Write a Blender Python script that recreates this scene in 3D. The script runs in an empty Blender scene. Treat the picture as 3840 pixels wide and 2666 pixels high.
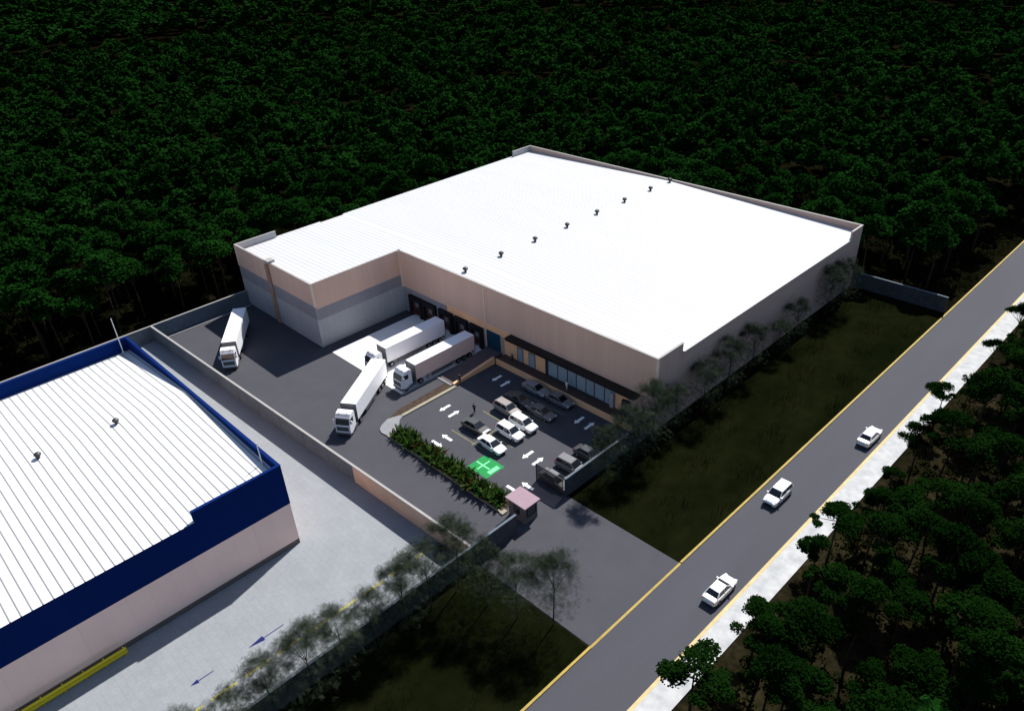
import bpy, bmesh, math, random
import numpy as np
from mathutils import Vector, Matrix

sc = bpy.context.scene
sc.cycles.transparent_max_bounces = 48
COL = sc.collection
R = math.radians

# ------------------------------------------------------------------ helpers
def link(o):
    COL.objects.link(o); return o

def tag(o, label=None, cat=None, group=None, kind=None):
    if label: o['label'] = label
    if cat: o['category'] = cat
    if group: o['group'] = group
    if kind: o['kind'] = kind
    return o

def empty(name, loc=(0, 0, 0), rz=0.0, label=None, cat=None, group=None):
    o = bpy.data.objects.new(name, None); link(o)
    o.location = loc; o.rotation_euler = (0, 0, rz); o.empty_display_size = .5
    return tag(o, label, cat, group)

KIDS = {}
def set_parent(c, p):
    c.parent = p
    KIDS.setdefault(p.name, []).append(c)

def copy_tree(o, parent=None, name=None):
    c = o.copy(); link(c)
    if parent is not None: set_parent(c, parent)
    for ch in KIDS.get(o.name, []): copy_tree(ch, c)
    return c

def mat(name, col, rough=.8, var=.15, scale=.5, spec=.3, metal=0.0, bump=0.0, bscale=None, detail=4, col2=None, scale2=None, stretch=None, coat=0.0):
    """principled material whose colour wanders between two tones on world-space noise"""
    m = bpy.data.materials.new(name); m.use_nodes = True
    nt = m.node_tree; b = nt.nodes['Principled BSDF']
    b.inputs['Roughness'].default_value = rough
    b.inputs['Metallic'].default_value = metal
    b.inputs['Specular IOR Level'].default_value = spec
    if coat: b.inputs['Coat Weight'].default_value = coat
    geo = nt.nodes.new('ShaderNodeNewGeometry')
    vec = geo.outputs['Position']
    if stretch:
        mp = nt.nodes.new('ShaderNodeMapping'); mp.inputs['Scale'].default_value = stretch
        nt.links.new(vec, mp.inputs[0]); vec = mp.outputs[0]
    n = nt.nodes.new('ShaderNodeTexNoise'); n.inputs['Scale'].default_value = scale; n.inputs['Detail'].default_value = detail
    n.inputs['Roughness'].default_value = .6
    nt.links.new(vec, n.inputs['Vector'])
    rp = nt.nodes.new('ShaderNodeValToRGB')
    c1 = [max(0, c * (1 - var)) for c in col]; c2 = [min(1, c * (1 + var)) for c in (col2 or col)]
    rp.color_ramp.elements[0].position = .32; rp.color_ramp.elements[1].position = .68
    rp.color_ramp.elements[0].color = (*c1, 1); rp.color_ramp.elements[1].color = (*c2, 1)
    nt.links.new(n.outputs[0], rp.inputs[0])
    out = rp.outputs[0]
    if scale2:
        n2 = nt.nodes.new('ShaderNodeTexNoise'); n2.inputs['Scale'].default_value = scale2; n2.inputs['Detail'].default_value = 3
        nt.links.new(geo.outputs['Position'], n2.inputs['Vector'])
        mr = nt.nodes.new('ShaderNodeMapRange'); mr.inputs[1].default_value = .3; mr.inputs[2].default_value = .7
        mr.inputs[3].default_value = 1 - var; mr.inputs[4].default_value = 1 + var
        nt.links.new(n2.outputs[0], mr.inputs[0])
        mx = nt.nodes.new('ShaderNodeMix'); mx.data_type = 'RGBA'; mx.blend_type = 'MULTIPLY'; mx.inputs[0].default_value = 1
        nt.links.new(out, mx.inputs[6]); nt.links.new(mr.outputs[0], mx.inputs[7]); out = mx.outputs[2]
    nt.links.new(out, b.inputs['Base Color'])
    if bump:
        n3 = nt.nodes.new('ShaderNodeTexNoise'); n3.inputs['Scale'].default_value = bscale or scale * 8
        nt.links.new(geo.outputs['Position'], n3.inputs['Vector'])
        bp = nt.nodes.new('ShaderNodeBump'); bp.inputs['Strength'].default_value = bump; bp.inputs['Distance'].default_value = .05
        nt.links.new(n3.outputs[0], bp.inputs['Height']); nt.links.new(bp.outputs[0], b.inputs['Normal'])
    return m

class MB:
    def __init__(s): s.v = []; s.f = []; s.m = []
    def add(s, vs, fs, mi=0):
        k = len(s.v); s.v += [tuple(p) for p in vs]
        for f in fs: s.f.append([i + k for i in f]); s.m.append(mi)
        return s
    def quad(s, a, b, c, d, mi=0): return s.add([a, b, c, d], [[0, 1, 2, 3]], mi)
    def box(s, x0, x1, y0, y1, z0, z1, mi=0, skip=''):
        v = [(x0, y0, z0), (x1, y0, z0), (x1, y1, z0), (x0, y1, z0), (x0, y0, z1), (x1, y0, z1), (x1, y1, z1), (x0, y1, z1)]
        F = {'b': [3, 2, 1, 0], 't': [4, 5, 6, 7], 'f': [0, 1, 5, 4], 'r': [1, 2, 6, 5], 'k': [2, 3, 7, 6], 'l': [3, 0, 4, 7]}
        return s.add(v, [F[k] for k in F if k not in skip], mi)
    def prism(s, poly, z0, z1, mi=0, bottom=True):
        n = len(poly)
        v = [(x, y, z0) for x, y in poly] + [(x, y, z1) for x, y in poly]
        f = [[i, (i + 1) % n, n + (i + 1) % n, n + i] for i in range(n)] + [list(range(n, 2 * n))]
        if bottom: f.append(list(range(n - 1, -1, -1)))
        return s.add(v, f, mi)
    def sheet(s, poly, z, mi=0): return s.add([(x, y, z) for x, y in poly], [list(range(len(poly)))], mi)
    def bar(s, p, q, w, z0, z1, mi=0):          # an upright wall piece between two plan points
        p = Vector(p); q = Vector(q); d = (q - p).normalized(); n = Vector((-d.y, d.x)) * w / 2
        return s.prism([tuple(p - n), tuple(q - n), tuple(q + n), tuple(p + n)], z0, z1, mi)
    def tube(s, p, q, r0, r1=None, n=8, mi=0, caps=True):
        p = Vector(p); q = Vector(q); r1 = r0 if r1 is None else r1
        d = (q - p).normalized(); a = d.orthogonal().normalized(); b = d.cross(a)
        v = []
        for c, r in ((p, r0), (q, r1)):
            for i in range(n):
                t = 2 * math.pi * i / n; v.append(tuple(c + a * (r * math.cos(t)) + b * (r * math.sin(t))))
        f = [[i, (i + 1) % n, n + (i + 1) % n, n + i] for i in range(n)]
        if caps: f += [list(range(n - 1, -1, -1)), list(range(n, 2 * n))]
        return s.add(v, f, mi)
    def loft(s, rings, mi=0, caps=True):
        n = len(rings[0]); v = [p for r in rings for p in r]; f = []
        for k in range(len(rings) - 1):
            for i in range(n):
                f.append([k * n + i, k * n + (i + 1) % n, (k + 1) * n + (i + 1) % n, (k + 1) * n + i])
        if caps: f += [list(range(n - 1, -1, -1)), [(len(rings) - 1) * n + i for i in range(n)]]
        return s.add(v, f, mi)
    def ball(s, c, r, sz=1.0, n=10, m=6, mi=0):
        rings = []
        for j in range(1, m):
            t = math.pi * j / m
            rings.append([(c[0] + r * math.sin(t) * math.cos(2 * math.pi * i / n), c[1] + r * math.sin(t) * math.sin(2 * math.pi * i / n), c[2] - r * sz * math.cos(t)) for i in range(n)])
        return s.loft(rings, mi)
    def build(s, name, mats, parent=None, origin=None, smooth=False, bevel=0, fix=True):
        me = bpy.data.meshes.new(name)
        vs = s.v
        if origin is not None: vs = [(x - origin[0], y - origin[1], z - origin[2]) for x, y, z in vs]
        me.from_pydata(vs, [], s.f)
        mats = mats if isinstance(mats, (list, tuple)) else [mats]
        for m in mats: me.materials.append(m)
        me.polygons.foreach_set('material_index', s.m)
        if smooth: me.polygons.foreach_set('use_smooth', [True] * len(s.f))
        if fix or bevel:
            bm = bmesh.new(); bm.from_mesh(me)
            if bevel:
                bmesh.ops.remove_doubles(bm, verts=bm.verts, dist=1e-5)
                bmesh.ops.bevel(bm, geom=list(bm.edges), offset=bevel, segments=2, affect='EDGES', clamp_overlap=True)
            bmesh.ops.recalc_face_normals(bm, faces=bm.faces)
            bm.to_mesh(me); bm.free()
        me.update()
        o = bpy.data.objects.new(name, me); link(o)
        if parent is not None: set_parent(o, parent)
        return o

def np_mesh(name, V, F4, mats, mi=None, parent=None, smooth=False):
    """quads only, straight from numpy arrays"""
    me = bpy.data.meshes.new(name)
    nv, nf = len(V), len(F4)
    me.vertices.add(nv); me.vertices.foreach_set('co', np.asarray(V, np.float32).ravel())
    me.loops.add(nf * 4); me.loops.foreach_set('vertex_index', np.asarray(F4, np.int32).ravel())
    me.polygons.add(nf); me.polygons.foreach_set('loop_start', np.arange(0, nf * 4, 4, dtype=np.int32))
    me.polygons.foreach_set('loop_total', np.full(nf, 4, np.int32))
    for m in (mats if isinstance(mats, (list, tuple)) else [mats]): me.materials.append(m)
    if mi is not None: me.polygons.foreach_set('material_index', np.asarray(mi, np.int32))
    me.update(calc_edges=True); me.validate()
    o = bpy.data.objects.new(name, me); link(o)
    if parent is not None: set_parent(o, parent)
    return o

# ------------------------------------------------------------------ materials
M = {}
M['earth'] = mat('earth', (.0040, .0044, .0020), .95, .45, .1, .0, col2=(.017, .014, .007), scale2=1.3, bump=.4, bscale=2)
M['verge'] = mat('verge grass ground', (.0034, .0052, .0016), .95, .15, .10, .0, col2=(.0058, .0068, .0022), scale2=.5, bump=.4, bscale=3, stretch=(1.6, .8, 1))
M['asphalt'] = mat('yard asphalt', (.056, .056, .0665), .9, .07, .25, .25, scale2=6.0, bump=.15, bscale=30)
M['road'] = mat('road asphalt', (0.06207, 0.06207, 0.07471), .9, .05, .2, .25, scale2=5.0, bump=.15, bscale=30, stretch=(1, .15, 1))
M['apron'] = mat('white concrete apron', (.84, .84, .82), .8, .03, .5, .2)
M['pale_concrete'] = mat('pale concrete paving', (0.2471, 0.2615, 0.2759), .85, .05, .3, .2, scale2=3)
M['pavement'] = mat('white pavement', (.37, .38, .39), .85, .08, .7, .2, detail=6, col2=(.46, .465, .46))
M['kerb_yellow'] = mat('yellow kerb paint', (0.3563, 0.2529, 0.05172), .7, .12, 1.5, .25, scale2=.4)
M['kerb_pale'] = mat('pale yellow kerb', (.50, .40, .19), .7, .1, 1.5, .25, scale2=.4)
M['kerb_cream'] = mat('cream kerb', (0.2874, 0.2644, 0.1954), .8, .1, 1.0, .2)
M['soil'] = mat('brown soil', (0.05747, 0.04023, 0.02874), .95, .3, 1.5, .1)
M['kerb_grey'] = mat('pale grey kerb', (0.2184, 0.2241, 0.2299), .8, .1, 1.0, .2)
M['white_paint'] = mat('white road paint', (.84, .84, .82), .8, .05, 2.0, .2)
M['yellow_paint'] = mat('pale yellow road paint', (0.2299, 0.2184, 0.09195), .8, .2, 2.0, .2)
M['green_paint'] = mat('green road paint', (0.006897, 0.2299, 0.05172), .7, .06, 1.0, .2)
M['mint_paint'] = mat('mint road paint', (.22, .78, .36), .7, .05, 2.0, .2)
M['navy_paint'] = mat('navy road paint', (0.005747, 0.01149, 0.09195), .7, .1, 2.0, .2)
M['wall_beige'] = mat('beige cladding', (.69, .45, .345), .7, .05, .15, .25, stretch=(1, 1, .1))
M['wall_band'] = mat('blue grey wall band', (.26, .25, .27), .7, .06, .15, .25)
M['wall_pale'] = mat('pale grey wall', (.37, .365, .375), .7, .06, .2, .25)
M['wall_peach_lit'] = mat('peach plaster', (.92, .51, .27), .75, .05, .6, .2)  # pushed towards orange so the colour carries the warm light under the canopy
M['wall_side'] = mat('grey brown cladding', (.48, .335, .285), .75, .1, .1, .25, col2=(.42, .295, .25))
M['trim'] = mat('pale pink trim', (.74, .58, .46), .6, .05, .5, .3)
M['pipe'] = mat('brown downpipe', (.34, .21, .16), .6, .1, .5, .3)
M['roof_white'] = mat('white roof sheet', (.68, .68, .68), .55, .015, .3, .3)
M['roof_main'] = mat('white roof sheet, weathered', (.50, .50, .505), .6, .03, .12, .25, stretch=(.3, 2.5, 1))
M['roof_main_seam'] = mat('roof sheet lap', (.36, .36, .37), .6, .03, .5, .25)
M['roof_seam'] = mat('grey roof seam', (.24, .24, .24), .6, .05, 1.0, .3)
M['coping'] = mat('pale coping', (0.3161, 0.3046, 0.2931), .7, .08, .6, .25)
M['navy'] = mat('navy fascia', (.0013, .0150, .100), .85, .06, .2, .05)
M['wall_pink'] = mat('pale pink wall', (.96, .68, .58), .75, .03, .3, .2)
M['wall_base'] = mat('brown grey plinth', (0.1437, 0.1149, 0.1034), .8, .1, .6, .2)
M['fence'] = mat('grey boundary wall', (.105, .130, .155), .85, .12, .35, .2, scale2=2)
M['fence_dark'] = mat('weathered dark wall', (.062, .066, .074), .85, .2, .25, .2, scale2=1.5)
M['black'] = mat('black metal', (.006, .006, .007), .5, .2, 1.0, .3)
M['rubber'] = mat('black rubber', (.012, .012, .014), .8, .2, 2.0, .2)
M['dock_door'] = mat('dock door brown', (0.05747, 0.02011, 0.01437), .6, .15, 1.0, .3)
M['dock_pale'] = mat('dock door panel grey', (0.1724, 0.1839, 0.1782), .6, .08, 1.0, .3)
M['teal'] = mat('teal shutter', (0.002299, 0.04885, 0.08621), .55, .08, .8, .3)
M['glass_sky_tint'] = mat('office glass', (.30, .37, .42), .12, .08, .4, .6)  # pale blue base stands in for the reflected sky and yard
M['frame_dark'] = mat('dark window frame', (.03, .035, .045), .5, .1, 1.0, .3)
M['walkway'] = mat('brown walkway', (0.09195, 0.05747, 0.04598), .85, .12, .8, .2)
M['vent'] = mat('grey metal vent', (0.05747, 0.05747, 0.06034), .45, .1, 2.0, .4, metal=.6)
M['white_metal'] = mat('white metal', (.80, .80, .80), .4, .03, 1.0, .4)
M['yellow_metal'] = mat('yellow rail', (.72, .60, .02), .5, .06, 1.0, .4)
M['booth_roof'] = mat('pink booth roof', (.29, .20, .235), .7, .05, 1.0, .2)
M['booth_wall'] = mat('grey booth wall', (0.1149, 0.1092, 0.1149), .7, .1, 1.0, .2)
M['truck_white'] = mat('white truck body', (.82, .83, .85), .4, .02, .5, .5)
M['truck_grey'] = mat('grey truck frame', (.10, .10, .11), .5, .1, 1.0, .3)
M['glass_dark'] = mat('dark vehicle glass', (.010, .012, .016), .08, .1, 1.0, .6)
M['rim'] = mat('alloy rim', (.35, .35, .36), .35, .05, 1.0, .5, metal=.7)
M['lamp'] = mat('headlamp glass', (.70, .72, .74), .15, .03, 1.0, .6)
M['tail'] = mat('red tail lamp', (.30, .008, .006), .2, .05, 1.0, .5)
for k, c in dict(white=(.80, .80, .80), silver=(.27, .255, .255), grey=(.10, .10, .11), darkgrey=(.035, .036, .042), olive=(.06, .062, .05), cream=(.30, .265, .24), mid=(.17, .165, .165)).items():
    M['car_' + k] = mat(k + ' car paint', c, .28, .03, .5, .5, coat=.6)
M['trunk'] = mat('pine bark', (.035, .026, .018), .9, .3, 2.0, .1)

def leaf_mat(name, c1, c2, scale=.09, rough=.75):
    m = mat(name, c1, rough, .12, scale, .0, col2=c2, scale2=1.2)
    return m
M['pine'] = leaf_mat('dark pine needles', (.0022, .0115, .0018), (.0068, .0310, .0046))
M['pine_right'] = leaf_mat('roadside pine needles', (.0015, .0072, .0010), (.0050, .0175, .0026))
M['sparse'] = leaf_mat('grey green sparse leaves', (.028, .038, .024), (.048, .062, .040), .3)
g = M['sparse']; nt = g.node_tree; tr = nt.nodes.new('ShaderNodeBsdfTransparent'); mx = nt.nodes.new('ShaderNodeMixShader'); mx.inputs[0].default_value = .13
nt.links.new(tr.outputs[0], mx.inputs[1]); nt.links.new(nt.nodes['Principled BSDF'].outputs[0], mx.inputs[2]); nt.links.new(mx.outputs[0], nt.nodes['Material Output'].inputs[0])
M['under'] = leaf_mat('olive undergrowth', (.0035, .0070, .0016), (.0150, .0170, .0050), .12)
M['shrub_green'] = leaf_mat('dark shrub leaves', (.006, .028, .005), (.024, .060, .010), .9)
M['shrub_olive'] = leaf_mat('olive shrub leaves', (.014, .026, .005), (.046, .056, .011), .9)
M['shrub_red'] = leaf_mat('reddish shrub leaves', (.030, .008, .005), (.036, .026, .006), 1.1)
M['grass'] = leaf_mat('verge grass blades', (.0050, .0050, .0018), (.0150, .0110, .0045), .16)
M['skin'] = mat('skin', (.36, .22, .16), .6, .05, 3.0, .3)
M['hair'] = mat('black hair', (.01, .009, .008), .6, .1, 5.0, .3)
M['cloth_dark'] = mat('dark cloth', (.018, .018, .024), .9, .15, 4.0, .1)
M['cloth_white'] = mat('white cloth', (.78, .78, .78), .9, .05, 4.0, .1)
M['cloth_brown'] = mat('brown cloth', (.10, .05, .04), .9, .1, 4.0, .1)
# dark see-through mesh for the sliding gate
g = mat('dark gate mesh', (.045, .043, .050), .6, .1, 1.0, .3)
nt = g.node_tree; tr = nt.nodes.new('ShaderNodeBsdfTransparent'); mx = nt.nodes.new('ShaderNodeMixShader')
mx.inputs[0].default_value = .62
nt.links.new(tr.outputs[0], mx.inputs[1]); nt.links.new(nt.nodes['Principled BSDF'].outputs[0], mx.inputs[2])
nt.links.new(mx.outputs[0], nt.nodes['Material Output'].inputs[0]); M['mesh'] = g

def panel_joints(m, pitch=1.25, depth=.10):
    nt = m.node_tree; b = nt.nodes['Principled BSDF']; src = b.inputs['Base Color'].links[0].from_socket
    geo = nt.nodes.new('ShaderNodeNewGeometry'); sp_ = nt.nodes.new('ShaderNodeSeparateXYZ'); nt.links.new(geo.outputs['Position'], sp_.inputs[0])
    def math_(op, a, b_):
        n = nt.nodes.new('ShaderNodeMath'); n.operation = op
        for i_, v_ in enumerate((a, b_)):
            if isinstance(v_, (int, float)): n.inputs[i_].default_value = v_
            else: nt.links.new(v_, n.inputs[i_])
        return n.outputs[0]
    t_ = math_('DIVIDE', math_('ADD', sp_.outputs[0], sp_.outputs[1]), pitch)
    wn = nt.nodes.new('ShaderNodeTexWhiteNoise'); wn.noise_dimensions = '1D'; nt.links.new(math_('FLOOR', t_, 0), wn.inputs['W'])
    line = math_('LESS_THAN', math_('FRACT', t_, 0), .07)
    f_ = math_('SUBTRACT', math_('ADD', math_('MULTIPLY', wn.outputs[0], .05), .975), math_('MULTIPLY', line, depth))
    mm = nt.nodes.new('ShaderNodeMix'); mm.data_type = 'RGBA'; mm.blend_type = 'MULTIPLY'; mm.inputs[0].default_value = 1
    nt.links.new(src, mm.inputs[6]); nt.links.new(f_, mm.inputs[7]); nt.links.new(mm.outputs[2], b.inputs['Base Color'])
for k in ('wall_beige', 'wall_side', 'wall_pale', 'wall_band'): panel_joints(M[k], 1.25, .07)
panel_joints(M['wall_pink'], 2.5, .03)
panel_joints(M['navy'], 2.5, .08)

# fine paving joints on the neighbour's yard
m = M['pale_concrete']; nt = m.node_tree; b = nt.nodes['Principled BSDF']
src = b.inputs['Base Color'].links[0].from_socket
br = nt.nodes.new('ShaderNodeTexBrick'); br.offset = .5
br.inputs['Scale'].default_value = 1.0; br.inputs['Brick Width'].default_value = 1.2; br.inputs['Row Height'].default_value = .8
br.inputs['Mortar Size'].default_value = .03; br.inputs['Mortar Smooth'].default_value = .3
br.inputs['Color1'].default_value = (1, 1, 1, 1); br.inputs['Color2'].default_value = (.95, .955, .96, 1); br.inputs['Mortar'].default_value = (.86, .87, .88, 1)
geo = nt.nodes.new('ShaderNodeNewGeometry'); nt.links.new(geo.outputs['Position'], br.inputs['Vector'])
mm = nt.nodes.new('ShaderNodeMix'); mm.data_type = 'RGBA'; mm.blend_type = 'MULTIPLY'; mm.inputs[0].default_value = 1
nt.links.new(src, mm.inputs[6]); nt.links.new(br.outputs[0], mm.inputs[7]); nt.links.new(mm.outputs[2], b.inputs['Base Color'])

# ------------------------------------------------------------------ camera, sun, sky
cam = bpy.data.cameras.new('camera'); co = link(bpy.data.objects.new('camera', cam)); sc.camera = co
right = Vector((.699337, .713317, -.045891)); up = Vector((-.361668, .408495, .83805)); fwd = Vector((-.616541, .569482, -.54366))
co.matrix_world = Matrix(((right.x, up.x, -fwd.x, 51.155104), (right.y, up.y, -fwd.y, -75.865784), (right.z, up.z, -fwd.z, 68.192552), (0, 0, 0, 1)))
cam.sensor_width = 36; cam.lens = 36 * 1702.05 / 2299
cam.shift_x = (1149.5 - 1140) / 2299; cam.shift_y = (853 - 798) / 2299
cam.clip_start = .5; cam.clip_end = 6000

SUN_EL, SUN_AZ = R(48.1), R(-14.2)
sd = Vector((math.sin(SUN_AZ) * math.cos(SUN_EL), math.cos(SUN_AZ) * math.cos(SUN_EL), math.sin(SUN_EL)))
sun = bpy.data.lights.new('sun', 'SUN'); sun.energy = 4.2; sun.angle = R(.5); sun.color = (1, .965, .92)
so = link(bpy.data.objects.new('sun', sun)); so.rotation_euler = (-sd).to_track_quat('-Z', 'Y').to_euler(); so.location = (0, 40, 120)
w = bpy.data.worlds.new('World'); sc.world = w; w.use_nodes = True
sky = w.node_tree.nodes.new('ShaderNodeTexSky'); sky.sky_type = 'NISHITA'; sky.sun_disc = False
sky.sun_elevation = SUN_EL; sky.sun_rotation = SUN_AZ % (2 * math.pi); sky.air_density = 1.0; sky.dust_density = .6
w.node_tree.links.new(sky.outputs[0], w.node_tree.nodes['Background'].inputs[0])
w.node_tree.nodes['Background'].inputs[1].default_value = .075
vs = sc.view_settings; vs.view_transform = 'Standard'; vs.look = 'None'; vs.exposure = .8; vs.gamma = 1; vs.use_curve_mapping = False

# ------------------------------------------------------------------ ground, roads and paving
def struct(name, mb, mats, **k):
    o = mb.build(name, mats, **k); o['kind'] = 'structure'; return o
struct('ground', MB().sheet([(-2500, -900), (1500, -900), (1500, 2500), (-2500, 2500)], -.06), M['earth'])
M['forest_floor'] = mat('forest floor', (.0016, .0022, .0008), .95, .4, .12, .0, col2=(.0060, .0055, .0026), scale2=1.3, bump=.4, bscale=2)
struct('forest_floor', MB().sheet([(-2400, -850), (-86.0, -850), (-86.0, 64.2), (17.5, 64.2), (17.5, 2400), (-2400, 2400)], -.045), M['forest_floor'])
struct('verge', MB().sheet([(0, -160), (17.75, -160), (17.75, -35.35), (.05, -35.35)], -.03).sheet([(.02, -18.9), (17.75, -18.9), (17.75, 63.9), (.02, 63.9)], -.03), M['verge'])
struct('truck_yard', MB().sheet([(-85.9, -38.9), (0, -35.9), (0, .3), (-85.9, .3)], 0), M['asphalt'])
struct('driveway', MB().sheet([(.004, -35.3), (17.78, -35.1), (17.78, -18.8), (.004, -19.0)], -.004), M['asphalt'])
struct('neighbour_yard', MB().sheet([(-85.8, -150), (-.1, -150), (-.1, -35.95), (-85.8, -38.95)], -.002), M['pale_concrete'])
struct('road', MB().sheet([(17.9, -160), (25.2, -160), (25.2, 700), (17.9, 700)], -.008), M['road'])
k = MB()
k.box(17.66, 17.94, -160, -35.2, -.06, .13).box(17.66, 17.94, -18.7, 700, -.06, .13).box(17.66, 17.94, -35.2, -18.7, -.06, .02)
struct('verge_kerb', k, M['kerb_yellow'])
struct('pavement_kerb', MB().box(25.2, 25.6, -160, 700, -.06, .13), M['kerb_pale'])
struct('pavement', MB().box(25.6, 28.3, -160, 700, -.06, .12), M['pavement'])
struct('dock_apron', MB().sheet([(-56.4, -18.9), (-36.1, -18.9), (-36.1, -.02), (-56.4, -.02)], .004), M['apron'])
struct('yard_edge_strip', MB().box(-85.3, -84.7, -37.5, -19.4, 0, .12), M['kerb_grey'])
struct('ramp_kerb', MB().box(-36.05, -35.65, -18.9, -11.95, 0, .16).box(-36.05, -31.95, -11.95, -11.6, 0, .12), M['kerb_grey'])
# ramp up to the teal shutter
rp = MB()
rp.add([(-35.6, -11.5, 0), (-32.0, -11.5, 0), (-32.0, -1.6, .85), (-35.6, -1.6, .85), (-35.6, -.02, .85), (-32.0, -.02, .85), (-35.6, -1.6, 0), (-32.0, -1.6, 0), (-35.6, -.02, 0), (-32.0, -.02, 0)],
       [[0, 1, 2, 3], [3, 2, 5, 4], [0, 3, 6], [1, 7, 2], [6, 3, 4, 8], [7, 9, 5, 2]])
M['ramp'] = mat('brownish ramp concrete', (.12, .095, .095), .9, .1, .5, .15)
struct('loading_ramp', rp, M['ramp'])
rw = MB().add([(-31.98, -11.5, 0), (-31.5, -11.5, 0), (-31.5, -2.3, 0), (-31.98, -2.3, 0), (-31.98, -11.5, .35), (-31.5, -11.5, .35), (-31.5, -2.3, 1.2), (-31.98, -2.3, 1.2)], [[3, 2, 1, 0], [4, 5, 6, 7], [0, 1, 5, 4], [1, 2, 6, 5], [2, 3, 7, 6], [3, 0, 4, 7]])
o = rw.build('ramp_wall', M['wall_peach_lit']); tag(o, 'low sloping peach retaining wall between the ramp and the car park', 'wall')
# raised walkway in front of the offices
struct('office_walkway', MB().box(-31.2, -2.2, -2.1, -.02, 0, .98, 0).box(-31.25, -2.2, -2.28, -2.103, 0, 1.08, 1), [M['walkway'], M['wall_peach_lit']])
# kerbed divider between truck yard and car park, with planting bed
struct('divider_soil', MB().sheet([(-33.3, -12.0), (-31.4, -12.0), (-31.4, -22.6), (-32.2, -24.7), (-33.0, -22.0)], .02), M['soil'])
k = MB()
k.box(-31.4, -30.85, -22.6, -11.52, 0, .2)
struct('car_park_kerb', k, M['kerb_cream'])
tip = [(-31.4, -22.6), (-30.95, -22.6), (-30.5, -23.6), (-29.2, -24.8), (-28.6, -25.0), (-28.6, -27.35), (-30.0, -27.5), (-30.9, -27.1), (-31.5, -26.3), (-32.1, -24.7)]
struct('island_tip', MB().prism(tip, 0, .16), M['kerb_grey'])
k = MB().box(-28.6, -3.9, -27.4, -27.12, 0, .17).box(-28.6, -6.2, -25.0, -24.75, 0, .17).box(-6.2, -5.5, -25.2, -24.5, 0, .22).box(-4.2, -3.6, -27.5, -26.6, 0, .22)
struct('bed_kerb', k, M['kerb_cream'])
struct('planting_bed', MB().sheet([(-28.6, -27.12), (-4.3, -27.12), (-4.3, -25.0), (-28.6, -25.0)], .1), M['soil'])

# painted bays
k = MB(); z = .005
for y in (-13.2, -16.55, -19.75): k.box(-22.7, -17.8, y - .06, y + .06, z, z + .001).box(-17.6, -12.8, y - .06, y + .06, z, z + .001)
k.box(-17.76, -17.64, -20.2, -10.0, z + .002, z + .003)
for y in (-2.6, -5.6, -9.1): k.box(-22.7, -17.8, y - .05, y + .05, z, z + .001).box(-17.6, -12.8, y - .05, y + .05, z, z + .001)
for y in (-9.6, -12.6, -16.4): k.box(-5.2, -.4, y - .06, y + .06, z, z + .001)
struct('bay_markings', k, M['yellow_paint'])

def arrow(x, y, ang, label, L=2.2, w=.46, hw=.98, hl=.78, m='white_paint', z=.006, group='white lane arrows painted in the car park', name='painted_arrow'):
    pts = [(-L / 2, -w / 2), (L / 2 - hl, -w / 2), (L / 2 - hl, -hw / 2), (L / 2, 0), (L / 2 - hl, hw / 2), (L / 2 - hl, w / 2), (-L / 2, w / 2)]
    o = MB().sheet(pts, 0).build(name, M[m]); o.location = (x, y, z); o.rotation_euler = (0, 0, ang)
    return tag(o, label, 'arrow', group)
D, U, Lt, Rt = -math.pi / 2, math.pi / 2, math.pi, 0
arrow(-27.95, -5.3, D, 'white lane arrow in building shade, left one of the pair nearest the ramp')
arrow(-25.7, -5.4, U, 'white lane arrow in building shade, right one of the pair nearest the ramp')
arrow(-27.85, -16.7, D, 'white lane arrow in the sun beside the yellow kerb, nearer the kerb')
arrow(-25.6, -16.75, U, 'white lane arrow in the sun beside the yellow kerb, farther from the kerb')
arrow(-21.75, -21.5, Lt, 'white arrow painted between shrub bed and bays, in full view')
arrow(-21.7, -23.45, Rt, 'white arrow partly covered by shrub shadow at the bed edge')
arrow(-10.0, -16.3, D, 'white arrow beside the green marking, one of a pair, nearer the white cars')
arrow(-7.9, -16.35, U, 'white arrow beside the green marking, one of a pair, nearer the mesh gate')
arrow(-10.05, -5.1, D, 'white arrow in building shade near the glazed front, brighter of two')
arrow(-7.95, -5.1, U, 'white arrow in building shade near the glazed front, fainter of two')
arrow(-5.3, -21.15, Lt, 'white arrow at the car park entrance beside the pink roofed booth')
arrow(-6.3, -23.0, Rt, 'white arrow almost hidden behind the pink booth roof')
arrow(-9.1, -58.7, D, 'long thin navy arrow painted on the pale yard of the blue warehouse', 4.4, .12, .75, 1.9, 'navy_paint', .004, 'navy arrows on the pale yard', 'painted_arrow')
arrow(-9.2, -66.2, D, 'short navy arrow at the bottom edge of the pale yard', 2.6, .12, .6, .9, 'navy_paint', .004, 'navy arrows on the pale yard', 'painted_arrow')

gm = MB().sheet([(-14.5, -23.9), (-10.5, -23.9), (-10.5, -20.45), (-14.5, -20.45)], .006, 0)
gm.box(-14.3, -11.7, -22.35, -22.15, .0075, .0085, 1).box(-13.1, -12.9, -23.35, -22.36, .0075, .0085, 1).box(-13.1, -12.9, -22.14, -20.95, .0075, .0085, 1)
for i in range(5): gm.box(-11.5 + .0, -10.8, -22.9 + i * .38, -22.9 + i * .38 + .33, .0075, .0085, 1)
tag(gm.build('green_marking', [M['green_paint'], M['mint_paint']]), 'bright green painted square with pale cross beside the shrub bed', 'marking')

k = MB()
for y in (-37.2, -41, -44.8, -48.6, -52.4, -56.2, -60, -63.8, -67.6, -71.4): k.box(-6.2, -5.9, y - 2.9, y, .002, .003)
M['line_yellow'] = mat('faded yellow line', (.44, .40, .10), .7, .15, 1.0, .2)
tag(k.build('yellow_line', M['line_yellow']), 'broken yellow line along the roadside wall in the pale yard', 'line')

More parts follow.
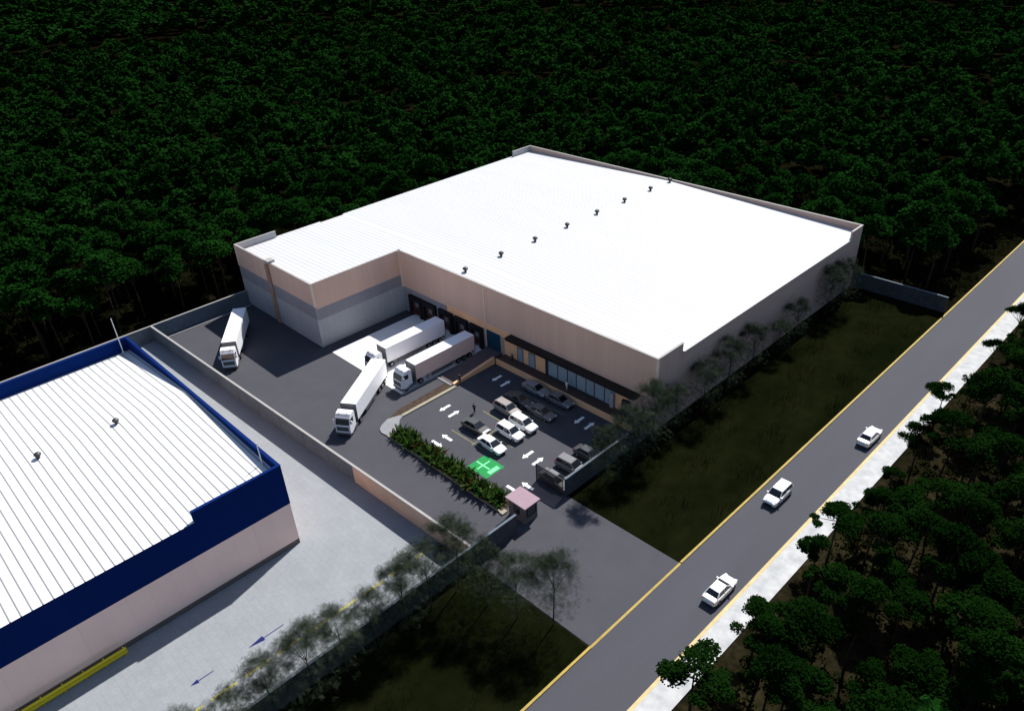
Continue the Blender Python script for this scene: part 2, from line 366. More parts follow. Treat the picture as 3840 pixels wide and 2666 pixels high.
# ------------------------------------------------------------------ ribbed gable roofs
def ribbed(mb, x0, x1, y0, y1, xr, zr, ze, half, sp, rw, rh, seam=1, west=None):
    zw, hw_ = west or (ze, half)
    zf = lambda x: zr - (zr - ze) * (x - xr) / half if x > xr else zr - (zr - zw) * (xr - x) / hw_
    xs = [x0] + ([xr] if x0 < xr < x1 else []) + [x1]
    for a, b in zip(xs, xs[1:]):
        mb.quad((a, y0, zf(a)), (b, y0, zf(b)), (b, y1, zf(b)), (a, y1, zf(a)), 0)
        y = math.ceil((y0 + .2) / sp) * sp
        while y < y1 - .2:
            ya, yb = y - rw / 2, y + rw / 2
            mb.add([(a, ya, zf(a)), (b, ya, zf(b)), (b, ya + .02, zf(b) + rh), (a, ya + .02, zf(a) + rh), (a, yb, zf(a)), (b, yb, zf(b)), (b, yb - .02, zf(b) + rh), (a, yb - .02, zf(a) + rh)],
                   [[0, 1, 2, 3], [3, 2, 6, 7], [7, 6, 5, 4], [0, 3, 7, 4], [1, 5, 6, 2]], seam)
            y += sp
    return mb

def wall(mb, p, q, bands, t=.3):
    """upright wall from p to q (outer face on the right of p->q), bands = [(z0,z1,mat)]"""
    p = Vector(p); q = Vector(q); d = (q - p).normalized(); n = Vector((-d.y, d.x)) * t
    P, Q, Pi, Qi = p, q, p + n, q + n
    for z0, z1, mi in bands:
        mb.add([(P.x, P.y, z0), (Q.x, Q.y, z0), (Q.x, Q.y, z1), (P.x, P.y, z1)], [[0, 1, 2, 3]], mi)
        mb.add([(Pi.x, Pi.y, z0), (Qi.x, Qi.y, z0), (Qi.x, Qi.y, z1), (Pi.x, Pi.y, z1)], [[3, 2, 1, 0]], mi)
        for a, b in ((P, Pi), (Q, Qi)): mb.add([(a.x, a.y, z0), (b.x, b.y, z0), (b.x, b.y, z1), (a.x, a.y, z1)], [[0, 1, 2, 3]], mi)
    z1 = bands[-1][1]
    mb.add([(P.x, P.y, z1), (Q.x, Q.y, z1), (Qi.x, Qi.y, z1), (Pi.x, Pi.y, z1)], [[0, 1, 2, 3]], bands[-1][2])

def roof_vent(parent, origin, x, y, z, s=1.0):
    mb = MB().tube((x, y, z - .25), (x, y, z + .35 * s), .24 * s, n=10)
    rings = []
    for zz, r in ((.35, .30), (.45, .46), (.62, .54), (.8, .46), (.92, .24)):
        rings.append([(x + r * s * (1 if i % 2 else .88) * math.cos(2 * math.pi * i / 20), y + r * s * (1 if i % 2 else .88) * math.sin(2 * math.pi * i / 20), z + zz * s) for i in range(20)])
    mb.loft(rings)
    return mb.build('roof_vent', M['vent'], parent, origin)

# ------------------------------------------------------------------ the beige warehouse
BO = (-43, 22, 0)
wh = empty('warehouse', BO, 0, 'large beige L shaped warehouse with white ribbed roof and five truck docks', 'warehouse')
X0, YW, XI, YR = -86.6, -19.15, -59.0, 63.6
mats = [M['wall_pale'], M['wall_band'], M['wall_beige'], M['wall_peach_lit'], M['wall_side']]
wb = MB()
wall(wb, (X0, YW), (XI, YW), [(0, 5.6, 0), (5.6, 8.2, 1), (8.2, 12.5, 2)])
wall(wb, (XI, YW + .3), (XI, 0), [(0, 5.4, 0), (5.4, 7.6, 1), (7.6, 12.5, 2)])
wall(wb, (XI - .3, 0), (-46.2, 0), [(0, 5.25, 1), (5.25, 12.5, 2)])
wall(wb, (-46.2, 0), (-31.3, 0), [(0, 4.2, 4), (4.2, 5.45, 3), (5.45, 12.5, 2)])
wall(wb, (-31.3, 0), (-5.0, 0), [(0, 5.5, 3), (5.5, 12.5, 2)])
wall(wb, (-5.0, 0), (0, 0), [(0, 5.5, 4), (5.5, 12.5, 2)])
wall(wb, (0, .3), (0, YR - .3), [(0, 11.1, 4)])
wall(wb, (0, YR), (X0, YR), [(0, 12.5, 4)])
wall(wb, (X0, YR - .3), (X0, YW + .3), [(0, 11.1, 2)])
wb.build('wall', mats, wh, BO)
for x0, x1, y0, y1, m_ in ((-.3, 0, .302, 6.0, 'wall_side'), (-.3, 0, 59.3, YR - .302, 'wall_side'), (X0, X0 + .3, YW + .302, -10.2, 'wall_pale'), (X0, X0 + .3, 57.2, YR - .302, 'wall_pale')):
    MB().box(x0, x1, y0, y1, 11.102, 12.5).build('parapet', M[m_], wh, BO)
for a, b in (((X0 - .03, YW + .13), (XI + .03, YW + .13)), ((XI - .14, YW + .33), (XI - .14, .3)), ((XI - .3, .13), (.03, .13)), ((.03, YR - .13), (X0 - .03, YR - .13)),
             ((-.14, .33), (-.14, 6)), ((-.14, 59.3), (-.14, YR - .33)), ((X0 + .14, YW + .33), (X0 + .14, -10.2)), ((X0 + .14, 57.2), (X0 + .14, YR - .33))):
    MB().bar(a, b, .36, 12.503, 12.56).build('coping', M['coping'], wh, BO)
rf = MB()
ribbed(rf, X0 - .25, .25, 6.02, 57.1, -43.3, 12.25, 11.2, 43.5, 1.0, .07, .02)
ribbed(rf, X0 + .3, -.3, .3, 6.02, -43.3, 12.25, 11.2, 43.5, 1.0, .07, .02)
ribbed(rf, X0 + .3, .25, 57.1, 59.3, -43.3, 12.25, 11.2, 43.5, 1.0, .07, .02)
ribbed(rf, X0 + .3, -.3, 59.3, YR - .3, -43.3, 12.25, 11.2, 43.5, 1.0, .07, .02)
ribbed(rf, X0 + .3, XI - .3, YW + .3, -10.2, -43.3, 12.25, 11.2, 43.5, 1.0, .07, .02)
ribbed(rf, X0 - .25, XI - .3, -10.2, .3, -43.3, 12.25, 11.2, 43.5, 1.0, .07, .02)
roof = rf.build('roof', [M['roof_main'], M['roof_main_seam']], wh, BO, fix=False)
MB().box(.2, .32, 6.0, 59.3, 11.0, 11.24).build('gutter', M['coping'], wh, BO)
for y in (2.2, 10.9, 19.8, 28.8, 37.8, 46.7, 55.6, 62.6): roof_vent(roof, BO, -42.7, y, 12.25, .95)
tb = MB()                                              # corner trims
def trim(x, y, z0, z1, w=.42): tb.box(x - w / 2, x + w / 2, y - w / 2, y + w / 2, z0, z1)
def corner(x, y, z0, z1): MB().box(x - .28, x + .05, y - .05, y + .28, z0, z1).build('corner_trim', M['trim'], wh, BO)
corner(0, 0, 0, 12.45); corner(XI, YW, 8.1, 12.45)
MB().box(XI - .05, XI + .28, -.28, -.003, 5.2, 12.45).build('corner_trim', M['trim'], wh, BO)
MB().box(X0 - .05, X0 + .3, YW - .05, YW + .25, 8.2, 12.45).build('corner_trim', M['trim'], wh, BO)
MB().box(-36.05, -35.75, -.07, -.003, .86, 12.45).build('corner_trim', M['trim'], wh, BO)
dp = MB().box(-74.5, -73.4, YW - .35, YW - .003, 0, 12.0)
dp = dp.build('downpipe', M['pipe'], wh, BO)
MB().box(-74.2, -72.6, YW - .4, YW + 1.0, 12.57, 13.0).build('rainwater_hood', M['coping'], dp, BO)
# docks
for x0, x1 in ((-57.1, -53.35), (-53.05, -49.3), (-48.3, -44.6), (-43.9, -40.5), (-39.8, -36.5)):
    s = MB().box(x0, x0 + .55, -.55, -.003, .0, 3.9).box(x1 - .55, x1, -.55, -.003, .0, 3.9).box(x0, x1, -.6, -.003, 3.9, 4.15).box(x0 + .55, x1 - .55, -.5, -.003, 3.2, 3.895)
    s = s.build('dock_shelter', M['rubber'], wh, BO)
    MB().box(x0 + .56, x1 - .56, -.09, -.004, .9, 3.19).build('dock_door', M['dock_door'], s, BO)
    MB().box((x0 + x1) / 2 - .45, (x0 + x1) / 2 + .45, -.12, -.092, 1.9, 2.8).build('dock_window', M['dock_pale'], s, BO)
    MB().box(x0 + .56, x1 - .56, -.35, -.004, .45, .895).box(x0 + .56, x0 + .9, -.5, -.004, .0, .445).box(x1 - .9, x1 - .56, -.5, -.004, .0, .445).build('dock_bumper', M['dock_door'], s, BO)
sh = MB()
for i in range(11): sh.box(-35.65, -32.3, -.10 - (.03 if i % 2 else 0), -.003, .87 + i * .31, .87 + (i + 1) * .31 - .004)
sh.build('roller_shutter', M['teal'], wh, BO)
cn = MB().box(-29.6, -2.8, -1.5, -.003, 5.0, 5.5)
cn.build('canopy', M['black'], wh, BO)
# offices
for a, b, m in ((-28.1, -26.9, 'glass_sky_tint'), (-25.4, -24.1, 'glass_sky_tint')):
    d = MB().box(a, b, -.06, -.003, .99, 3.55).build('door', M[m], wh, BO)
    MB().box(a - .08, a, -.1, -.003, .99, 3.65).box(b, b + .08, -.1, -.003, .99, 3.65).box(a, b, -.1, -.003, 3.56, 3.65).build('door_frame', M['frame_dark'], d, BO)
xs = [-21.1, -18.95, -16.9, -15.0, -13.0, -11.3, -9.3, -7.2]
for i, (a, b) in enumerate(zip(xs, xs[1:])):
    win = MB().box(a + .06, b - .06, -.05, -.003, 1.15, 4.2).build('entrance_door' if i == 2 else 'window', M['glass_sky_tint'], wh, BO)
    MB().box(a - .06, a + .06, -.12, -.003, 1.0, 4.3).box(a + .06, b - .06, -.10, -.003, 1.0, 1.15).box(a + .06, b - .06, -.10, -.003, 4.2, 4.3).build('window_frame', M['frame_dark'], win, BO)
MB().box(-21.7, -21.2, -.09, -.003, 1.0, 4.9).build('pillar', M['frame_dark'], wh, BO)
MB().box(-5.7, -4.5, -.5, -.003, .99, 3.4).build('side_door', M['frame_dark'], wh, BO)
MB().box(-8.0, -7.35, -.4, -.14, 1.0, 3.6).build('pillar', M['wall_pale'], wh, BO)

# ------------------------------------------------------------------ the blue warehouse
NO = (-42, -80, 0)
nb = empty('blue_warehouse', NO, 0, 'navy topped warehouse with pink walls and white roof striped with grey seams', 'warehouse')
a0, a1, b1, b0 = -65.4, -19.0, -48.3, -112.0
wb = MB()
for p, q in (((a0, b0), (a1, b0)), ((a1, b0 + .3), (a1, b1 - .3)), ((a1, b1), (a0, b1)), ((a0, b1 - .3), (a0, b0 + .3))):
    wall(wb, p, q, [(0, .75, 1), (.75, 6.6, 0)])
wb.build('wall', [M['wall_pink'], M['wall_base']], nb, NO)
fb = MB()
wall(fb, (a0 - .05, b1 + .05), (a0 - .05, b0), [(6.603, 12.5, 0)], .35)
wall(fb, (a1 + .05, b1 + .05), (a0 + .3, b1 + .05), [(6.603, 12.5, 0)], .35)
wall(fb, (a1 + .05, b0), (a1 + .05, -59.3), [(6.603, 11.15, 0)], .35)
wall(fb, (a1 + .05, -59.3), (a1 + .05, b1 - .3), [(6.603, 12.5, 0)], .35)
fb.build('fascia', M['navy'], nb, NO)
for p, q in (((a0 + .12, b1 + .1), (a0 + .12, b0)), ((a1 + .1, b1 - .12), (a0 + .33, b1 - .12)), ((a1 - .12, -59.3), (a1 - .12, b1 - .33))):
    MB().bar(p, q, .42, 12.503, 12.55).build('coping', M['navy'], nb, NO)
rf = MB()
ribbed(rf, a0 + .3, a1 - .3, -59.3, b1 - .3, -43.6, 12.15, 11.16, 24.6, 1.0, .15, .045, west=(10.35, 21.8))
ribbed(rf, a0 + .3, a1 + .1, b0, -59.3, -43.6, 12.15, 11.16, 24.6, 1.0, .15, .045, west=(10.35, 21.8))
nroof = rf.build('roof', [M['roof_white'], M['roof_seam']], nb, NO, fix=False)
for y in (-58.3, -67.8): roof_vent(nroof, NO, -43.2, y, 12.15, .85)
def mast(x, y, z, h): MB().tube((x, y, z), (x, y, z + h), .09, .06, 6).tube((x, y, z), (x, y, z + .25), .2, .2, 8).build('lightning_rod', M['white_metal'], nb, NO)
mast(-64.9, -49.6, 10.35, 6.0); mast(-22.4, -49.0, 11.05, 3.4)
# yellow crash rail
yr = empty('guard_rail', (-18.2, -75, 0), 0, 'bright yellow double guard rail along the foot of the pink wall', 'rail')
yo = (-18.2, -75, 0)
for z0 in (.45, .95): MB().box(-18.1, -17.95, -84, -70.4, z0, z0 + .22).build('rail', M['yellow_metal'], yr, yo)
for y in range(7): MB().box(-18.27, -18.103, -70.6 - y * 2.1 - .12, -70.6 - y * 2.1, 0, 1.25).build('post', M['yellow_metal'], yr, yo)
MB().box(-18.9, -18.3, -84, -70.6, 0, .3).build('kerb_block', M['yellow_metal'], yr, yo)

# ------------------------------------------------------------------ boundary walls
def boundary(name, segs, label, wmat='fence', h=2.95, cmat='coping', t=.24):
    p0 = segs[0][0]; o = empty(name, (p0[0], p0[1], 0), 0, label, 'wall'); org = (p0[0], p0[1], 0)
    a = MB(); c = MB()
    for p, q in segs:
        a.bar(p, q, t, -.05, h); c.bar(p, q, t + .1, h + .003, h + .09)
    a.build('wall_panel', M[wmat], o, org); c.build('coping', M[cmat], o, org)
    L = MB()
    for p, q in segs:
        p = Vector(p); q = Vector(q); n = max(1, int((q - p).length / 6))
        for i in range(1, n):
            c_ = p.lerp(q, i / n); d = (q - p).normalized() * .16
            L.bar(tuple(c_ - d), tuple(c_ + d), t + .07, -.05, h - .003)
    if L.v: L.build('pier', M[wmat], o, org)
    return o
M['dividing_tan'] = mat('tan wall stretch', (.56, .39, .29), .85, .1, .4, .2)  # tan colour for the last stretch of the dividing wall
bw = boundary('boundary_wall', [((-85.65, -38.85), (-23.5, -36.67))], 'long grey wall with pale coping dividing the truck yard from the pale yard', 'fence')
worg = (-85.65, -38.85, 0)
MB().bar((-23.5, -36.67), (-.28, -35.85), .24, -.05, 2.95).build('wall_panel', M['dividing_tan'], bw, worg)['label'] = 'tan stretch of the wall'
MB().bar((-23.5, -36.67), (-.28, -35.85), .34, 2.953, 3.04).build('coping', M['coping'], bw, worg)
boundary('boundary_wall', [((-85.8, -19.3), (-85.8, -120))], 'grey wall along the forest side behind the blue warehouse and truck yard')
boundary('boundary_wall', [((-.14, -125), (-.14, -35.2)), ((-.14, -35.2), (-.14, -28.4))], 'long dark weathered roadside wall running past the pale yard', 'fence_dark', cmat='fence')
boundary('boundary_wall', [((-.14, -19.3), (-.14, -.1))], 'short dark wall between car park and grass verge, joining the warehouse corner', 'fence_dark', cmat='fence')
boundary('boundary_wall', [((.05, 64.0), (17.3, 64.0))], 'dark wall across the far end of the verge behind the warehouse', 'fence_dark', cmat='fence')
gt = empty('mesh_gate', (-2.7, -19.5, 0), 0, 'dark see through mesh gate standing open beside the parked grey car', 'gate'); go = (-2.7, -19.5, 0)
MB().box(-5.1, -.3, -19.53, -19.47, .12, 2.9).build('mesh_panel', M['mesh'], gt, go)
MB().box(-5.2, -5.1, -19.56, -19.44, 0, 3.0).box(-.3, -.2, -19.56, -19.44, 0, 3.0).box(-5.1, -.3, -19.55, -19.45, 2.9, 3.0).box(-5.1, -.3, -19.55, -19.45, .02, .12).build('gate_frame', M['fence_dark'], gt, go)

# guard booth
bo = (-1.7, -25.6, 0)
bt = empty('guard_booth', bo, 0, 'small guard booth with flat pink roof at the entrance', 'booth')
MB().box(-3.2, -.2, -26.7, -24.5, 0, 1.05, 0).box(-3.2, -3.0, -26.7, -24.5, 1.053, 2.75).box(-.4, -.2, -26.7, -24.5, 1.053, 2.75).box(-3.0, -.4, -24.7, -24.5, 1.053, 2.75).box(-3.0, -2.3, -26.7, -26.5, 1.053, 2.75).box(-1.2, -.4, -26.7, -26.5, 1.053, 2.75).box(-2.3, -1.2, -26.7, -26.5, 2.35, 2.75).build('wall', M['booth_wall'], bt, bo)
MB().box(-3.5, .1, -27.0, -24.2, 2.78, 3.0).build('roof', M['booth_roof'], bt, bo)
w1 = MB().box(-2.3, -1.2, -26.66, -26.6, 1.06, 2.34).build('window', M['glass_dark'], bt, bo)
w2 = MB().box(-.197, -.16, -26.3, -24.9, 1.2, 2.4).build('window', M['glass_dark'], bt, bo)
MB().box(-.2, -.12, -26.42, -26.3, 1.1, 2.5).box(-.2, -.12, -24.9, -24.78, 1.1, 2.5).box(-.2, -.12, -26.3, -24.9, 2.4, 2.5).box(-.2, -.12, -26.3, -24.9, 1.1, 1.2).build('window_frame', M['black'], w2, bo)
MB().box(-3.24, -3.203, -26.2, -25.3, .05, 2.2).build('door', M['frame_dark'], bt, bo)

# ------------------------------------------------------------------ vehicles
def ring(x, zb, zt, hw, r=.12):
    return [(x, -hw * .92, zb), (x, -hw, zb + .12), (x, -hw, zt - r * 1.3), (x, -hw * .93, zt - r * .35), (x, -hw * .72, zt), (x, hw * .72, zt), (x, hw * .93, zt - r * .35), (x, hw, zt - r * 1.3), (x, hw, zb + .12), (x, hw * .92, zb)]

def wheel_parts(root, x, y, r, wd, dual=False):
    s = 1 if y > 0 else -1
    t = MB().tube((x, y - wd / 2, r), (x, y + wd / 2, r), r, n=16).build('wheel', M['rubber'], root)
    MB().tube((x, y + s * (wd / 2 - .02), r), (x, y + s * (wd / 2 + .012), r), r * .62, r * .55, n=12).build('rim', M['rim'], t)

def make_car(kind):
    root = empty('parked_car')
    if kind == 'sedan':
        st = [(-2.28, .42, .80, .66), (-2.18, .3, .98, .80), (-1.7, .22, 1.03, .88), (-.9, .2, .99, .9), (.7, .2, .97, .9), (1.15, .2, .95, .89), (1.9, .22, .84, .86), (2.2, .3, .72, .76), (2.3, .42, .60, .62)]
        belt, top, xb, xt, wt = .95, 1.44, (-1.72, 1.08), (-1.12, .25), .60
    else:
        st = [(-2.2, .45, .95, .72), (-2.12, .32, 1.10, .84), (-1.7, .25, 1.12, .9), (-.9, .24, 1.08, .91), (.8, .24, 1.06, .91), (1.2, .24, 1.04, .9), (1.9, .26, .96, .88), (2.15, .34, .84, .8), (2.25, .45, .70, .66)]
        belt, top, xb, xt, wt = 1.05, 1.66, (-2.0, 1.12), (-1.72, .42), .66
    MB().loft([ring(*s) for s in st]).build('body', M['car_white'], root, smooth=False)
    wb_ = .80
    g = MB().add([(xb[0], -wb_, belt), (xb[1], -wb_, belt), (xb[1], wb_, belt), (xb[0], wb_, belt), (xt[0], -wt, top), (xt[1], -wt, top), (xt[1], wt, top), (xt[0], wt, top)],
                 [[0, 1, 5, 4], [1, 2, 6, 5], [2, 3, 7, 6], [3, 0, 4, 7], [4, 5, 6, 7]])
    g.build('windows', M['glass_dark'], root)
    r = MB()
    r.loft([[(xt[0] - .06, -wt - .03, top - .02), (xt[1] + .06, -wt - .03, top - .02), (xt[1] + .06, wt + .03, top - .02), (xt[0] - .06, wt + .03, top - .02)],
            [(xt[0], -wt + .06, top + .05), (xt[1] - .03, -wt + .06, top + .05), (xt[1] - .03, wt - .06, top + .05), (xt[0], wt - .06, top + .05)]])
    for s in (-1, 1):
        r.tube((xb[1], s * wb_, belt - .02), (xt[1], s * (wt + .01), top), .045, n=5)
        r.tube((xb[0], s * wb_, belt - .02), (xt[0], s * (wt + .01), top), .075, n=5)
        xm = (xb[0] + xb[1]) / 2; r.tube((xm, s * (wb_ + .005), belt - .02), (xm + .05, s * (wt + .015), top), .04, n=5)
    r.build('roof', M['car_white'], root)
    for x in (-1.36, 1.4):
        for s in (-1, 1): wheel_parts(root, x, s * .8, .33, .22)
    zl = .62 if kind == 'sedan' else .76
    for s in (-1, 1):
        MB().box(2.12, 2.27, s * .62 - .14, s * .62 + .14, zl, zl + .13).build('headlight', M['lamp'], root)
        MB().box(-2.25, -2.12, s * .66 - .13, s * .66 + .13, zl + .12, zl + .28).build('tail_light', M['tail'], root)
        MB().box(.85, 1.0, s * .92 - .09, s * .92 + .09, belt - .02, belt + .12).build('mirror', M['car_white'], root)
    MB().box(2.2, 2.31, -.45, .45, .42, .58).build('grille', M['black'], root)
    return root

protos = {k: make_car(k) for k in ('sedan', 'suv')}
used = set()
def recolour(root, m):
    for ch in KIDS.get(root.name, []):
        if ch.name.split('.')[0] in ('body', 'roof', 'mirror'):
            ch.material_slots[0].link = 'OBJECT'; ch.material_slots[0].material = m
def place_car(kind, x, y, rz, paint, label, group, z=0.0, name='parked_car'):
    if kind in used: o = copy_tree(protos[kind])
    else: used.add(kind); o = protos[kind]
    o.location = (x, y, z); o.rotation_euler = (0, 0, rz); recolour(o, M['car_' + paint]); o.scale = (1.08, 1.05, 1.05)
    return tag(o, label, 'car', group)
G = 'cars parked in the car park bays'
place_car('sedan', -20.3, -3.9, R(-1), 'silver', 'silver car in the shade below the glazed front, left of two', G)
place_car('sedan', -15.3, -3.75, R(1), 'mid', 'mid grey car in the shade below the glazed front, right of two', G)
place_car('sedan', -20.2, -7.9, R(1), 'darkgrey', 'dark car in building shade behind the beige grey car', G)
place_car('sedan', -15.1, -8.0, 0, 'grey', 'charcoal saloon in building shade behind the two white cars', G)
place_car('suv', -19.7, -10.9, R(-1), 'cream', 'beige grey car with dark glass at the edge of the building shade', G)
place_car('suv', -15.1, -12.0, R(-1), 'white', 'white car next to the shade line, behind another white car', G)
place_car('suv', -15.1, -14.8, 0, 'white', 'white car with dark windows in the middle of the sunny bays', G)
place_car('sedan', -19.9, -17.3, R(2), 'olive', 'dark olive car in the sun near the person standing in the bays', G)
place_car('sedan', -14.9, -18.7, R(-2), 'white', 'white saloon parked nearest the green marking', G)
place_car('suv', -3.2, -14.6, R(3), 'mid', 'grey car facing the dark wall in the sun', G)
place_car('sedan', -2.9, -18.2, R(-2), 'mid', 'grey car behind the mesh gate', G)
place_car('sedan', -3.0, -11.0, 0, 'darkgrey', 'dark car facing the wall under a sparse tree', G)
G = 'white cars driving on the road'
place_car('sedan', 23.6, 18.8, R(90), 'white', 'white car farthest up the road', G, -.005, 'moving_car')
place_car('suv', 20.35, -.8, R(-90), 'white', 'white car in the lane beside the verge, coming down the road', G, -.005)
place_car('sedan', 23.6, -19.6, R(90), 'white', 'white saloon nearest the viewer on the road', G, -.005)

def make_truck():
    root = empty('articulated_truck')
    t = MB().box(-13.1, 0, -1.25, 1.25, 1.15, 4.0).build('trailer_box', M['truck_white'], root, bevel=.04)
    t.data.materials.append(M['truck_white'])
    for p in t.data.polygons:
        if p.normal.z > .7: p.material_index = 1
    MB().box(.0, .05, -1.28, 1.28, 1.05, 4.03).build('front_bulkhead', M['truck_grey'], t)
    for s in (-1, 1):
        MB().box(-13.15, -12.98, s * 1.15 - .12, s * 1.15 + .12, 1.1, 3.95).build('rear_post', M['truck_grey'], t)
        MB().box(-13.15, -13.06, s * .9 - .12, s * .9 + .12, .8, .98).build('tail_light', M['tail'], t)
    MB().box(-13.0, -1.5, -.45, .45, .75, 1.145).box(-2.4, 2.4, -.42, .42, .55, .74).box(-13.0, -12.85, -1.2, 1.2, .5, .7).build('chassis', M['truck_grey'], root)
    for s in (-1, 1): MB().box(-7.8, -3.2, s * 1.2 - .02, s * 1.2 + .02, .5, 1.1).build('side_guard', M['truck_grey'], root)
    # cab: side profile swept across, edges rounded
    pr = [(.75, .95), (.75, 3.45), (1.15, 3.72), (2.05, 3.62), (2.55, 3.1), (2.93, 2.0), (2.98, 1.9), (2.98, .55), (2.6, .45), (1.2, .6)]
    c = MB().loft([[(x, -1.2, z) for x, z in pr], [(x, 1.2, z) for x, z in pr]])
    cab = c.build('cab', M['truck_white'], root, bevel=.07)
    d = Vector((2.93 - 2.55, 0, 2.0 - 3.1)).normalized(); nrm = Vector((-d.z, 0, d.x)); off = nrm * .02
    p0 = Vector((2.55, 0, 3.1)) + d * .08 + off; p1 = Vector((2.93, 0, 2.0)) - d * .06 + off
    MB().quad((p0.x, -1.05, p0.z), (p0.x, 1.05, p0.z), (p1.x, 1.1, p1.z), (p1.x, -1.1, p1.z)).build('windscreen', M['glass_dark'], cab, fix=False)
    for s in (-1, 1):
        MB().add([(1.5, s * 1.215, 2.15), (2.72, s * 1.215, 2.15), (2.45, s * 1.215, 2.95), (1.5, s * 1.215, 2.95)], [[0, 1, 2, 3]]).build('side_window', M['glass_dark'], cab, fix=False)
        MB().box(2.96, 3.03, s * .95 - .2, s * .95 + .2, .72, .95).build('headlight', M['lamp'], cab)
        MB().box(2.5, 2.62, s * 1.42 - .11, s * 1.42 + .11, 2.15, 2.75).tube((2.5, s * 1.2, 2.6), (2.55, s * 1.42, 2.6), .03, n=5).build('mirror', M['truck_white'], cab)
        MB().box(.1, 1.6, s * .98 - .22, s * .98 + .22, .4, .93).build('fuel_tank', M['truck_grey'], root)
    MB().box(2.985, 3.02, -.95, .95, 1.05, 1.8).build('grille', M['truck_grey'], cab)
    MB().box(2.7, 3.06, -1.22, 1.22, .4, .69).build('bumper', M['truck_grey'], cab)
    MB().box(2.3, 2.42, -1.0, 1.0, 3.44, 3.5).tube((2.2, -.6, 3.62), (2.2, -.6, 3.72), .08).tube((2.2, .6, 3.62), (2.2, .6, 3.72), .08).build('sun_visor', M['truck_grey'], cab)
    for x, w_ in ((2.15, .3), (-.9, .5), (-9.2, .4), (-10.5, .4), (-11.8, .4)):
        for s in (-1, 1): wheel_parts(root, x, s * 1.02, .5, w_)
    for s in (-1, 1): MB().box(-2.75, -2.6, s * .7 - .06, s * .7 + .06, .05, 1.1).build('landing_leg', M['truck_grey'], root)
    return root
tp = make_truck()
def place_truck(x, y, rz, label, first=False):
    o = tp if first else copy_tree(tp)
    o.location = (x, y, 0); o.rotation_euler = (0, 0, rz)
    return tag(o, label, 'truck', 'articulated trucks in the yard')
place_truck(-35.15, -29.3, math.atan2(-10.7, 7.0), 'white articulated truck turning in the middle of the yard beside the shrub island', True)
place_truck(-67.0, -32.6, math.atan2(-8.2, 11.3), 'white articulated truck alone beside the forest side wall, half in shade')
place_truck(-45.35, -15.6, -math.pi / 2, 'white articulated truck backed up to the docks, farther from the ramp')
tb_ = place_truck(-37.4, -15.6, -math.pi / 2, 'articulated truck with bounce-tinted trailer sides, backed up to the docks beside the ramp')
M['trailer_bounce_tint'] = mat('pinkish trailer side', (.86, .60, .52), .45, .03, .5, .4)  # pink tone paints warm bounce light onto the trailer sides
for ch in KIDS[tb_.name]:
    if ch.name.startswith('trailer_box'): ch.material_slots[0].link = 'OBJECT'; ch.material_slots[0].material = M['trailer_bounce_tint']; ch['label'] = 'trailer box with warm bounce painted on the sides'

# ------------------------------------------------------------------ people
def skin_obj(name, V, E_, Rr, m, parent, root=0):
    me = bpy.data.meshes.new(name); me.from_pydata(V, E_, []); me.materials.append(m)
    o = link(bpy.data.objects.new(name, me)); set_parent(o, parent)
    sk = o.modifiers.new('skin', 'SKIN'); sk.use_smooth_shade = True
    if not me.skin_vertices: me.skin_vertices.new()
    for i, r in enumerate(Rr):
        me.skin_vertices[0].data[i].radius = (r, r); me.skin_vertices[0].data[i].use_root = (i == root)
    s = o.modifiers.new('subsurf', 'SUBSURF'); s.levels = 1; s.render_levels = 1
    return o
def person(x, y, z, rz, shirt, legs, label, stride=.12):
    root = empty('person', (x, y, z), rz, label, 'person')
    V = [(0, 0, .95), (0, 0, 1.2), (0, 0, 1.42), (0, .0, 1.52), (.02, 0, 1.62), (.02, 0, 1.72),
         (0, .19, 1.41), (-.03, .25, 1.12), (.06, .25, .88), (.08, .245, .78), (0, -.19, 1.41), (.02, -.25, 1.12), (.1, -.25, .88), (.12, -.245, .78),
         (0, .09, .9), (stride, .1, .5), (stride * .7, .1, .09), (stride * .7 + .16, .11, .04), (0, -.09, .9), (-stride * .6, -.1, .5), (-stride * 1.3, -.1, .09), (-stride * 1.3 + .16, -.11, .04)]
    E_ = [(0, 1), (1, 2), (2, 3), (3, 4), (4, 5), (2, 6), (6, 7), (7, 8), (8, 9), (2, 10), (10, 11), (11, 12), (12, 13), (0, 14), (14, 15), (15, 16), (16, 17), (0, 18), (18, 19), (19, 20), (20, 21)]
    Rr = [.13, .125, .14, .055, .095, .085, .06, .045, .032, .04, .06, .045, .032, .04, .09, .06, .042, .04, .09, .06, .042, .04]
    skin_obj('body', V, E_, Rr, M['skin'], root)
    tv = [V[0], V[1], V[2], V[6], V[7], V[10], V[11]]
    skin_obj('shirt', tv, [(0, 1), (1, 2), (2, 3), (3, 4), (2, 5), (5, 6)], [.155, .15, .165, .08, .062, .08, .062], shirt, root)
    lv = [V[0], V[14], V[15], V[16], V[18], V[19], V[20]]
    skin_obj('trousers', lv, [(0, 1), (1, 2), (2, 3), (0, 4), (4, 5), (5, 6)], [.15, .11, .078, .062, .11, .078, .062], legs, root)
    MB().ball((-.005, 0, 1.7), .105, .95, 10, 7).build('hair', M['hair'], root, smooth=True)
    return root
person(-31.5, -10.3, .05, R(-60), M['cloth_dark'], M['cloth_dark'], 'person in dark clothes standing at the foot of the ramp')
person(-23.4, -14.4, 0, R(120), M['cloth_dark'], M['cloth_dark'], 'person in dark clothes standing in the sun beside the parked cars')
person(-16.0, -1.2, .98, R(-90), M['cloth_white'], M['cloth_white'], 'person in white clothes outside the glazed entrance')
person(-28.4, -1.1, .98, R(-20), M['cloth_brown'], M['cloth_dark'], 'person in brown top beside the office doors under the canopy')

